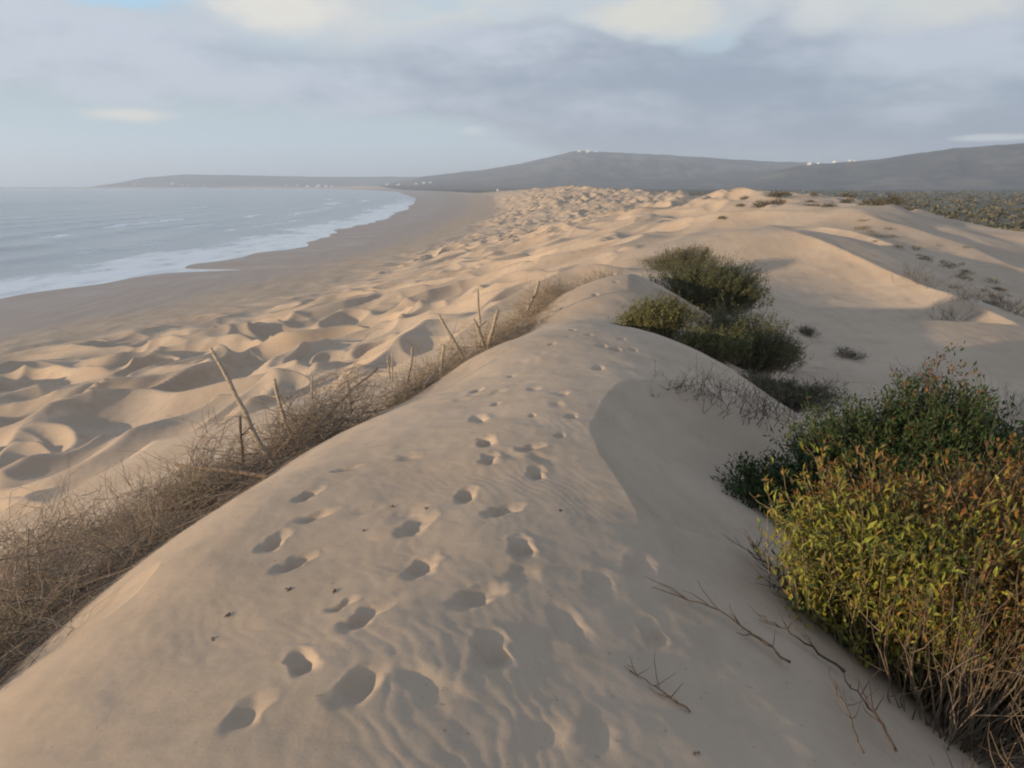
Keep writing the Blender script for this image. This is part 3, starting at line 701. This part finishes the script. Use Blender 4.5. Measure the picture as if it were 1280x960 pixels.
def stick(name, label, p0, p1, r0, r1, seed, cat='fence post', col=(.31, .245, .18), fork=None, group='old fence posts and stakes'):
    """a weathered crooked stake between two points relative to the eye"""
    rg = np.random.default_rng(seed); p0 = np.array(p0, float); p1 = np.array(p1, float)
    K = 9; t = np.linspace(0, 1, K)[:, None]; d = p1-p0; L = np.linalg.norm(d)
    PT = p0+d*t; PT[1:] += np.cumsum(rg.normal(0, .010*L, (K-1, 3)), 0)*np.array([1, 1, .4])
    PT[1:-1] -= (PT[-1]-p1)*t[1:-1]; PT[-1] = p1
    R = np.linspace(r0, r1, K)*rg.uniform(.82, 1.18, K)
    mb = MB(); mb.tubes((PT-p0)[None], R[None], np.array(col)[None]*rg.uniform(.8, 1.15), 7)
    for (tt, dx, dz, ll) in (fork or []):
        i = int(tt*(K-1)); e = PT[i]+np.array([dx, rg.normal(0, .05), dz])*ll
        q = np.linspace(0, 1, 4)[:, None]; B = PT[i]+(e-PT[i])*q; B[1:] += rg.normal(0, .012*ll, (3, 3))
        mb.tubes((B-p0)[None], np.linspace(R[i]*.75, R[i]*.3, 4)[None], np.array(col)[None]*.9, 5)
    return tag(mb.build(name, M_WOOD, None, p0+np.array([0, 0, H])), label, cat, group)
def pstick(label, b, t, Y, Y2=None, w=9, **k):
    p0 = at(*b, Y); p1 = at(*t, Y2 or Y); r = w*.37/F*Y
    # carry the foot down into the brush
    g = ground(p0[0], p0[1]); d = p0-p1
    p0 = p0+d*max(0, min(1.5, (p0[2]-g+.05)/max(.05, -d[2])))
    stick(k.pop('name', 'fence_post'), label, p0, p1, r, r*.72, sum(map(ord, label)) % 9999, **k)
pstick('tallest pale stake leaning left at the left end of the fence', (297, 500), (263, 436), 7.0, 7.1, 10)
pstick('thick post with a hooked top right of the tallest leaning stake', (353, 510), (343, 474), 7.5, 7.5, 8, fork=[(.85, -1, .2, .13), (.85, 1, -.1, .10)])
pstick('crooked dark branch stuck upright under the tallest stake', (302, 570), (300, 520), 6.6, 6.6, 6, name='stake', cat='stake', col=(.13, .09, .065), fork=[(.4, -1, .35, .16), (.5, 1, .1, .12), (.75, 1, .9, .12)])
pstick('weathered board lying slanted in the brush below the stakes', (285, 590), (220, 581), 6.2, 6.4, 9, name='board', cat='board', col=(.15, .105, .075))
pstick('dark post leaning left at the start of the middle group of posts', (566, 424), (548, 394), 10.4, 10.4, 8)
pstick('tallest thin upright stake in the middle of the fence', (598, 405), (597, 361), 11.2, 11.2, 5)
pstick('bulky pale post leaning right beside the near dune crest', (614, 420), (622, 388), 10.9, 10.9, 8)
pstick('stubby branched stump between the thin stake and the pale post', (598, 416), (592, 399), 11.0, 11.0, 8, fork=[(.7, -1, .2, .12), (.8, 1, .8, .12)])
pstick('forked stick making a V on top of the far brush', (668, 366), (674, 351), 13.2, 13.2, 6, fork=[(.2, -1.4, .25, .22)])
pstick('short pale stub beside the middle brush, left of the dark leaning post', (513, 452), (516, 433), 9.4, 9.4, 5)
pstick('left one of the two close thin stubs farther down the fence', (486, 456), (485, 444), 9.0, 9.0, 4)
pstick('right one of the two close thin stubs farther down the fence', (490, 456), (490, 441), 9.0, 9.0, 3)
pstick('upright stub in front of the dune crest at the brush end', (553, 452), (555, 431), 9.9, 9.9, 6)
pstick('bent stick propped low against the brush by the crest', (539, 470), (545, 462), 9.2, 9.4, 5, name='stake', cat='stake', fork=[(.9, 1.2, .3, .14)])
pstick('long grey pole leaning right between two stubs', (440, 490), (472, 460), 8.7, 8.9, 6, name='stake', cat='stake')
pstick('thin vertical stub left of the long leaning pole', (436, 492), (434, 474), 8.7, 8.7, 4)
pstick('pale peeled stake standing behind the hooked post', (392, 505), (390, 470), 8.6, 8.6, 5, col=(.38, .33, .27), fork=[(.6, 1, .5, .1)])
pstick('thin dead stalk standing at the far left in the near brush', (34, 740), (36, 660), 4.6, 4.6, 4, name='stake', cat='stake', col=(.22, .17, .12))
pstick('horizontal pole lying along the near left brush', (-20, 754), (100, 747), 4.3, 4.6, 5, name='stake', cat='stake', col=(.22, .17, .12))

# ------------------------------------------------------------------ tussocks over the right-hand dunes (one thing each)
TR = np.random.default_rng(77)
def tussock_mesh(seed, n=230, pale=1.):
    rg = np.random.default_rng(seed); mb = MB()
    d = unit(rg.normal(0, 1, (n, 3))); d[:, 2] = np.abs(d[:, 2])
    p = d*np.array([.5, .42, .40])*rg.uniform(.3, 1, (n, 1))*(1+.3*perlin(d[:, 0]*2, d[:, 1]*2, seed))[:, None]
    c = np.array([(.12, .10, .06), (.09, .08, .05), (.15, .12, .08)])[rg.integers(0, 3, n)]*rg.uniform(.6, 1.3, (n, 1))*pale
    mb.leaves(p, unit(d+rg.normal(0, .4, (n, 3))+np.array([0, 0, .6])), unit(rg.normal(0, 1, (n, 3))+d), rg.uniform(.14, .36, n), rg.uniform(.018, .04, n), c)
    me = mesh_from('tussock', np.concatenate(mb.V), [np.concatenate(mb.T)], False, cols=np.concatenate(mb.c)); me.materials.append(M_LEAF); return me
TM = [tussock_mesh(s) for s in (1, 2, 3, 4)]; TP = [tussock_mesh(s, 110, 1.9) for s in (5, 6, 7)]
def put_tussock(x, y, s, label, group, flat=1.0, pool=None):
    z = ground(x, y)+H
    o = bpy.data.objects.new('dune_tussock', (pool or TM)[TR.integers(0, 3)]); C.objects.link(o)
    o.location = (x, y, z-.03*s); o.scale = (s*TR.uniform(.8, 1.5), s, s*flat*TR.uniform(.6, .95)); o.rotation_euler.z = TR.uniform(0, 6.28)
    tag(o, label, 'tussock', group)
for (px, py, Y, s) in [(1082, 272, 52, 1.3), (1095, 276, 50, 1.5), (1113, 279, 48, 1.6), (1130, 268, 52, 1.2), (1103, 268, 54, 1.0), (1058, 250, 62, .9), (1055, 262, 58, 1.2), (1015, 275, 50, .8), (1035, 276, 48, 1.0),
                       (1012, 261, 60, .9), (1003, 244, 69, .7), (960, 262, 60, 1.6), (968, 256, 63, 1.8), (950, 268, 56, 1.6), (940, 274, 52, 1.4), (980, 258, 64, 1.2), (925, 262, 62, .9), (902, 279, 48, .7), (930, 258, 66, 1.0), (912, 276, 50, .7), (972, 268, 56, 1.3)]:
    p = at(px, py, Y); put_tussock(p[0], p[1], s*.8, 'small brown tussock on the lit crest of the far right dunes', 'tussocks on the far right crest')
for k in range(46):
    px = TR.uniform(1060, 1275); base = np.interp(px, [1060, 1280], [292, 345]); py = base+TR.normal(0, 13); Y = np.interp(px, [1060, 1280], [38, 24])+TR.normal(0, 2.5)
    p = at(px, py, Y); put_tussock(p[0], p[1], TR.uniform(.2, .5), 'small grey tussock in the hollow behind the big right dune', 'tussocks in the hollow behind the big dune', 1.0, TP)
for k in range(34):
    px = TR.uniform(1000, 1270); Y = TR.uniform(60, 95); x = (px-640)/F*Y; put_tussock(x, Y, TR.uniform(.6, 1.5), 'low dark bush at the inland foot of the far right dunes', 'bushes at the inland foot of the dunes')
for k, (px, py) in enumerate([(1140, 335), (1160, 340), (1230, 372), (1255, 382), (1262, 372), (1210, 362), (1275, 392), (1195, 352)]):
    p = at(px, py, 23-k*.5); twigs('dry_grass_tuft', 'sparse grey dry tuft along the crest of the big right dune', 'dry tuft', (p[0], p[1]), 26, .5, .5, (.15, .12, .09), 620+k, 'dry tufts along the big dune crest', .005)

# far scrub: uncountable, one object
def far_scrub():
    rg = np.random.default_rng(5); mb = MB(); n = 5200
    a = np.radians(rg.uniform(3, 50, n)); r = np.exp(rg.uniform(math.log(110), math.log(1500), n)); x = r*np.sin(a); y = r*np.cos(a)
    xr = itp(y, RY, RX); ok = (x-xr > 38+12*fbm(x*.02, y*.02, 2, 2)); x = x[ok]; y = y[ok]; r = r[ok]; n = len(x)
    z = terrain(x, y, foot=False)+H
    s = rg.uniform(.5, 1.5, n)*(1+r/700); k = 9
    c = np.repeat(np.stack([x, y, z], 1), k, 0); d = unit(rg.normal(0, 1, (n*k, 3))); d[:, 2] = np.abs(d[:, 2])
    S = np.repeat(s, k)[:, None]; p = c+d*S*np.array([.6, .6, .45])*rg.uniform(.2, 1, (n*k, 1))
    col = np.repeat(np.array([(.09, .09, .06), (.12, .11, .07), (.17, .145, .09)])[rg.integers(0, 3, n)]*rg.uniform(.6, 1.3, (n, 1)), k, 0)
    mb.leaves(p-d*S*.3, d+rg.normal(0, .4, (n*k, 3)), unit(rg.normal(0, 1, (n*k, 3))+d), S[:, 0]*.8, S[:, 0]*.55, col)
    tag(mb.build('scrub', M_LEAF, smooth=False), kind='stuff', label='dark low scrub covering the plain inland of the dunes', cat='scrub')
far_scrub()

# ------------------------------------------------------------------ bits of debris on the near sand
for k, (px, py) in enumerate([(455, 664), (491, 634), (533, 636), (418, 740), (362, 737), (266, 800), (700, 640), (868, 944), (560, 470), (287, 770)]):
    X, Y, g = hit(px, py); rg = np.random.default_rng(700+k); mb = MB()
    n = 5; b = rg.normal(0, .010, (n, 3))*np.array([1, 1, .3])+np.array([0, 0, .006]); t = b+rg.normal(0, .025, (n, 3))*np.array([1, 1, .25])
    mb.tubes(branches(b*.45, t*.42, rg, 4, .15, 0), np.array([[.5, 1, 1, .5]])*.0034, np.array([(.14, .10, .075)])*rg.uniform(.6, 1.4, (n, 1)), 5)
    tag(mb.build('plant_debris', M_TWIG, None, (X, Y, g+H)), 'tiny dark scrap of dead plant on the smooth sand of the near dune', 'debris', 'scraps of dead plant on the sand')

# ------------------------------------------------------------------ white houses far away
def house_mesh(seed):
    rg = np.random.default_rng(seed); mb = MB()
    def box(x0, y0, z0, x1, y1, z1, c):
        V = [(x, y, z) for z in (z0, z1) for (x, y) in ((x0, y0), (x1, y0), (x1, y1), (x0, y1))]
        mb.add(V, None, [(0, 3, 2, 1), (4, 5, 6, 7), (0, 1, 5, 4), (1, 2, 6, 5), (2, 3, 7, 6), (3, 0, 4, 7)], c)
    w, d, h = 1.0, .6, .42; W = (.80, .79, .76)
    box(-w/2, -d/2, -.5, w/2, d/2, h, W)
    box(-w/2-.01, -d/2-.01, h-.06, w/2+.01, -d/2+.03, h+.05, W); box(-w/2-.01, d/2-.03, h-.06, w/2+.01, d/2+.01, h+.05, W)
    u = rg.uniform(-.3, .1); box(u, -d/2+.05, h-.01, u+.4, d/2-.05, h+.26, W)
    for k in range(4):
        x = -w/2+.12+k*.23; box(x, -d/2-.012, .12, x+.09, -d/2+.02, .28, (.12, .15, .2))
    me = mesh_from('house', np.concatenate(mb.V), [np.concatenate(mb.Q)], False, cols=np.concatenate(mb.c)); me.materials.append(M_HOUSE); return me
HM = [house_mesh(s) for s in (1, 2)]
def house(px, py, r, size, label, group):
    d = ray(px, py); a = math.atan2(d[0], d[1]); best = None
    rr = np.linspace(r*.8, r*1.12, 80); z = terrain(rr*math.sin(a), rr*math.cos(a)); el = d[2]/math.hypot(d[0], d[1])
    vis = z/rr; k = int(np.argmax(vis)) if el > vis.max() else int(np.argmax(vis > el))
    o = bpy.data.objects.new('white_house', HM[int(px) % 2]); C.objects.link(o)
    o.location = (rr[k]*math.sin(a), rr[k]*math.cos(a), z[k]+H); o.scale = (size*.62,)*3; o.rotation_euler.z = -a+.2
    tag(o, label, 'house', group)
for (px, s) in ((724, 26), (735, 34), (745, 22)): house(px, 190, 5600, s, 'tiny white house on the summit of the middle hill', 'houses on the middle summit')
for (px, py, s) in ((1012, 201, 22), (1023, 199, 14), (1043, 199, 18), (1062, 200, 16), (1068, 200, 12)): house(px, py, 3600, s, 'tiny white house on the skyline of the right-hand ridge', 'houses on the right skyline')
for (px, py, s) in ((168, 231, 30), (176, 231, 24), (216, 231, 40), (228, 232, 22), (236, 232, 20), (246, 232, 18), (256, 232, 18)): house(px, py, 6900, s, 'tiny white house at the foot of the low headland across the bay', 'houses below the headland')
for (px, py, s) in ((358, 233, 26), (372, 233, 30), (385, 234, 26), (398, 234, 34), (408, 234, 26), (415, 234, 20), (484, 235, 24), (498, 234, 26), (520, 234, 16), (530, 236, 22), (538, 236, 18)): house(px, py, 5000, s, 'tiny white house of the seaside village at the far end of the beach', 'houses of the far seaside village')
house(622, 237, 1500, 5, 'lone white hut at the far end of the hummocks', None)

# ------------------------------------------------------------------ haze
def haze():
    s, z0, z1 = 16300, -6., 330.
    V = [(x, y, z) for z in (z0, z1) for (x, y) in ((-s, -s), (s, -s), (s, s), (-s, s))]
    me = mesh_from('haze', V, [[(0, 3, 2, 1), (4, 5, 6, 7), (0, 1, 5, 4), (1, 2, 6, 5), (2, 3, 7, 6), (3, 0, 4, 7)]], False)
    m = bpy.data.materials.new('haze'); m.use_nodes = True; nt = m.node_tree; nt.nodes.clear()
    out = nt.nodes.new('ShaderNodeOutputMaterial'); v = nt.nodes.new('ShaderNodeVolumePrincipled')
    v.inputs['Color'].default_value = (.78, .87, 1.0, 1); v.inputs['Density'].default_value = 1.7e-4; v.inputs['Anisotropy'].default_value = .25
    nt.links.new(v.outputs[0], out.inputs['Volume'])
    tag(link('haze', me, m), kind='stuff', label='pale sea haze over the whole coast', cat='haze')
haze()

# ------------------------------------------------------------------ sky and sun
def sky():
    w = bpy.data.worlds.new('World'); bpy.context.scene.world = w; w.use_nodes = True
    nt = w.node_tree; bg = nt.nodes['Background']; bg.inputs['Strength'].default_value = .10
    st = N(nt, 'ShaderNodeTexSky', sky_type='NISHITA'); st.sun_disc = False; st.sun_elevation = SUN_EL; st.sun_rotation = SUN_AZ
    st.air_density = 1.0; st.dust_density = 2.0; st.ozone_density = 1.5
    tc = N(nt, 'ShaderNodeTexCoord'); sp = N(nt, 'ShaderNodeSeparateXYZ'); nt.links.new(tc.outputs['Generated'], sp.inputs[0])
    x, y, z = sp.outputs
    A = math_(nt, 'MULTIPLY', math_(nt, 'ARCTAN2', x, y), 57.2958)
    E = math_(nt, 'MULTIPLY', math_(nt, 'ARCSINE', z), 57.2958)
    def vec(sa, se, o=0.):
        c = N(nt, 'ShaderNodeCombineXYZ'); nt.links.new(math_(nt, 'MULTIPLY', A, sa), c.inputs[0]); nt.links.new(math_(nt, 'MULTIPLY', E, se), c.inputs[1]); c.inputs[2].default_value = o
        return c.outputs[0]
    def curve(v, pts):          # piecewise function of azimuth
        n = N(nt, 'ShaderNodeFloatCurve'); c = n.mapping.curves[0]; n.mapping.use_clip = False
        pt = [((a+60)/120, b/20) for a, b in pts]
        c.points[0].location = pt[0]; c.points[1].location = pt[-1]
        for q in pt[1:-1]: c.points.new(*q)
        n.mapping.update()
        nt.links.new(math_(nt, 'MULTIPLY', math_(nt, 'ADD', v, 60.), 1/120., clamp=True), n.inputs[1])
        return math_(nt, 'MULTIPLY', n.outputs[0], 20.)
    def c0(n_): return math_(nt, 'SUBTRACT', n_, .5)
    n1 = noise(nt, vec(.085, .20), 1.0, 6, .55); n2 = noise(nt, vec(.22, .55, 3.3), 1.0, 6, .6); n3 = noise(nt, vec(.045, .13, 7.1), 1.0, 4, .5); n4 = noise(nt, vec(.05, .38, 11.), 1.0, 5, .55)
    clear = mixc(nt, 1.0, st.outputs[0], (1.0, 1.0, 1.0), 'MULTIPLY')
    # pale blue air near the horizon, thin veil
    low = ramp(nt, E, 0., 9., 1., .25)
    base = mixc(nt, math_(nt, 'MULTIPLY', low, .80), clear, (4.4, 5.9, 7.2))
    base = mixc(nt, ramp(nt, E, 6., 10., 0., .75), base, (3.1, 4.5, 5.6))
    # bright upper clouds
    up = ramp(nt, math_(nt, 'ADD', math_(nt, 'MULTIPLY', c0(n1), 2.2), math_(nt, 'MULTIPLY', c0(n2), .7)), -.75, .15)
    up = math_(nt, 'MULTIPLY', up, ramp(nt, E, 6., 9.))
    upcol = mixc(nt, ramp(nt, n3, .38, .62), (3.7, 4.05, 4.5), (4.7, 4.75, 4.6))
    sky1 = mixc(nt, math_(nt, 'MULTIPLY', up, .95), base, upcol)
    # grey deck
    elow = curve(A, [(-60, 6.), (-30, 5.0), (-20, 4.9), (-10, 4.3), (-3, 3.6), (2, 2.3), (6, .5), (60, -1.)])
    eup = curve(A, [(-60, 10.5), (-31, 9.9), (-20, 9.3), (-12, 8.7), (-5, 9.8), (3, 10.6), (8, 9.3), (13, 8.8), (17, 10.5), (22, 8.8), (31, 9.6), (60, 9.5)])
    wob = math_(nt, 'ADD', math_(nt, 'MULTIPLY', c0(n1), 3.4), math_(nt, 'MULTIPLY', c0(n2), 3.4))
    a1 = ramp(nt, math_(nt, 'ADD', math_(nt, 'SUBTRACT', E, elow), wob), -.55, .75)
    a2 = ramp(nt, math_(nt, 'ADD', math_(nt, 'SUBTRACT', eup, E), wob), -.5, .8)
    deck = math_(nt, 'MULTIPLY', math_(nt, 'MULTIPLY', a1, a2), .93)
    tex = math_(nt, 'ADD', math_(nt, 'MULTIPLY', c0(n1), .9), math_(nt, 'ADD', math_(nt, 'MULTIPLY', c0(n4), .9), math_(nt, 'MULTIPLY', c0(n2), 1.0)))
    bright = math_(nt, 'ADD', math_(nt, 'MULTIPLY', tex, 1.5), ramp(nt, A, -28., 12., .85, .32))
    bright = math_(nt, 'ADD', bright, math_(nt, 'MULTIPLY', ramp(nt, A, 14., 24.), ramp(nt, E, 4.5, 7.5, 0., .36)))
    dk = mixc(nt, ramp(nt, bright, 0., 1.), (1.95, 2.4, 3.15), (3.7, 4.15, 4.8))
    dk = mixc(nt, math_(nt, 'MULTIPLY', ramp(nt, E, 4., 1.), math_(nt, 'MULTIPLY', ramp(nt, A, 2., 8.), .6)), dk, (2.3, 2.8, 3.6))
    sky2 = mixc(nt, deck, sky1, dk)
    def puff(s, a0, e0, wa, we, col, amt):
        da = math_(nt, 'MULTIPLY', math_(nt, 'SUBTRACT', A, a0), 1/wa); de = math_(nt, 'MULTIPLY', math_(nt, 'SUBTRACT', E, e0), 1/we)
        d = math_(nt, 'SQRT', math_(nt, 'ADD', math_(nt, 'MULTIPLY', da, da), math_(nt, 'MULTIPLY', de, de)))
        d = math_(nt, 'ADD', d, math_(nt, 'MULTIPLY', c0(n2), 2.0))
        return mixc(nt, ramp(nt, d, 1.2, .3, 0., amt), s, col)
    sky2 = mixc(nt, ramp(nt, E, 13., 30., 0., .85), sky2, (2.3, 3.05, 4.2))
    sky2 = puff(sky2, -23.5, 4.2, 3.2, .55, (5.6, 5.4, 4.8), .9)
    sky2 = puff(sky2, -2.6, 3.55, .9, .3, (4.7, 5.0, 5.2), .8)
    sky2 = puff(sky2, -14.5, 10.6, 5.5, 1.5, (5.6, 5.4, 4.9), .9)
    sky2 = puff(sky2, 9.0, 10.4, 4.5, 1.4, (5.3, 5.15, 4.5), .85)
    sky2 = puff(sky2, 18.5, 9.9, 2.5, 1.2, (4.7, 4.9, 4.9), .75)
    sky2 = puff(sky2, -25, 11.0, 6.0, 1.0, (2.6, 4.4, 5.9), .95)
    sky2 = puff(sky2, 29.5, 2.75, 2.6, .22, (5.0, 5.3, 5.5), .95)
    nt.links.new(sky2, bg.inputs['Color'])
sky()
sun = bpy.data.lights.new('sun', 'SUN'); sun.energy = 4.8; sun.angle = math.radians(.8); sun.color = (1.0, .79, .53)
so = bpy.data.objects.new('sun', sun); C.objects.link(so)
dx, dy, dz = math.cos(SUN_EL)*math.sin(SUN_AZ), math.cos(SUN_EL)*math.cos(SUN_AZ), math.sin(SUN_EL)
from mathutils import Vector
so.rotation_euler = Vector((dx, dy, dz)).to_track_quat('Z', 'Y').to_euler(); so.location = (-30, 0, 40)

# ------------------------------------------------------------------ camera and render
cam = bpy.data.cameras.new('camera'); co = bpy.data.objects.new('camera', cam); C.objects.link(co)
co.location = (0, 0, H); co.rotation_euler = (math.radians(90)-P, 0, 0)
cam.sensor_width = 36; cam.lens = 36*F/1280; cam.clip_start = .05; cam.clip_end = 60000
S = bpy.context.scene; S.camera = co
S.render.engine = 'CYCLES'; S.cycles.use_denoising = True
S.cycles.max_bounces = 6; S.cycles.diffuse_bounces = 3; S.cycles.glossy_bounces = 2; S.cycles.transmission_bounces = 3; S.cycles.volume_bounces = 1
S.view_settings.view_transform = 'Standard'; S.view_settings.look = 'None'; S.view_settings.exposure = .57; S.view_settings.gamma = 1; S.view_settings.use_curve_mapping = False
S.cycles.pixel_filter_type = 'BLACKMAN_HARRIS'; S.cycles.filter_width = 2.0
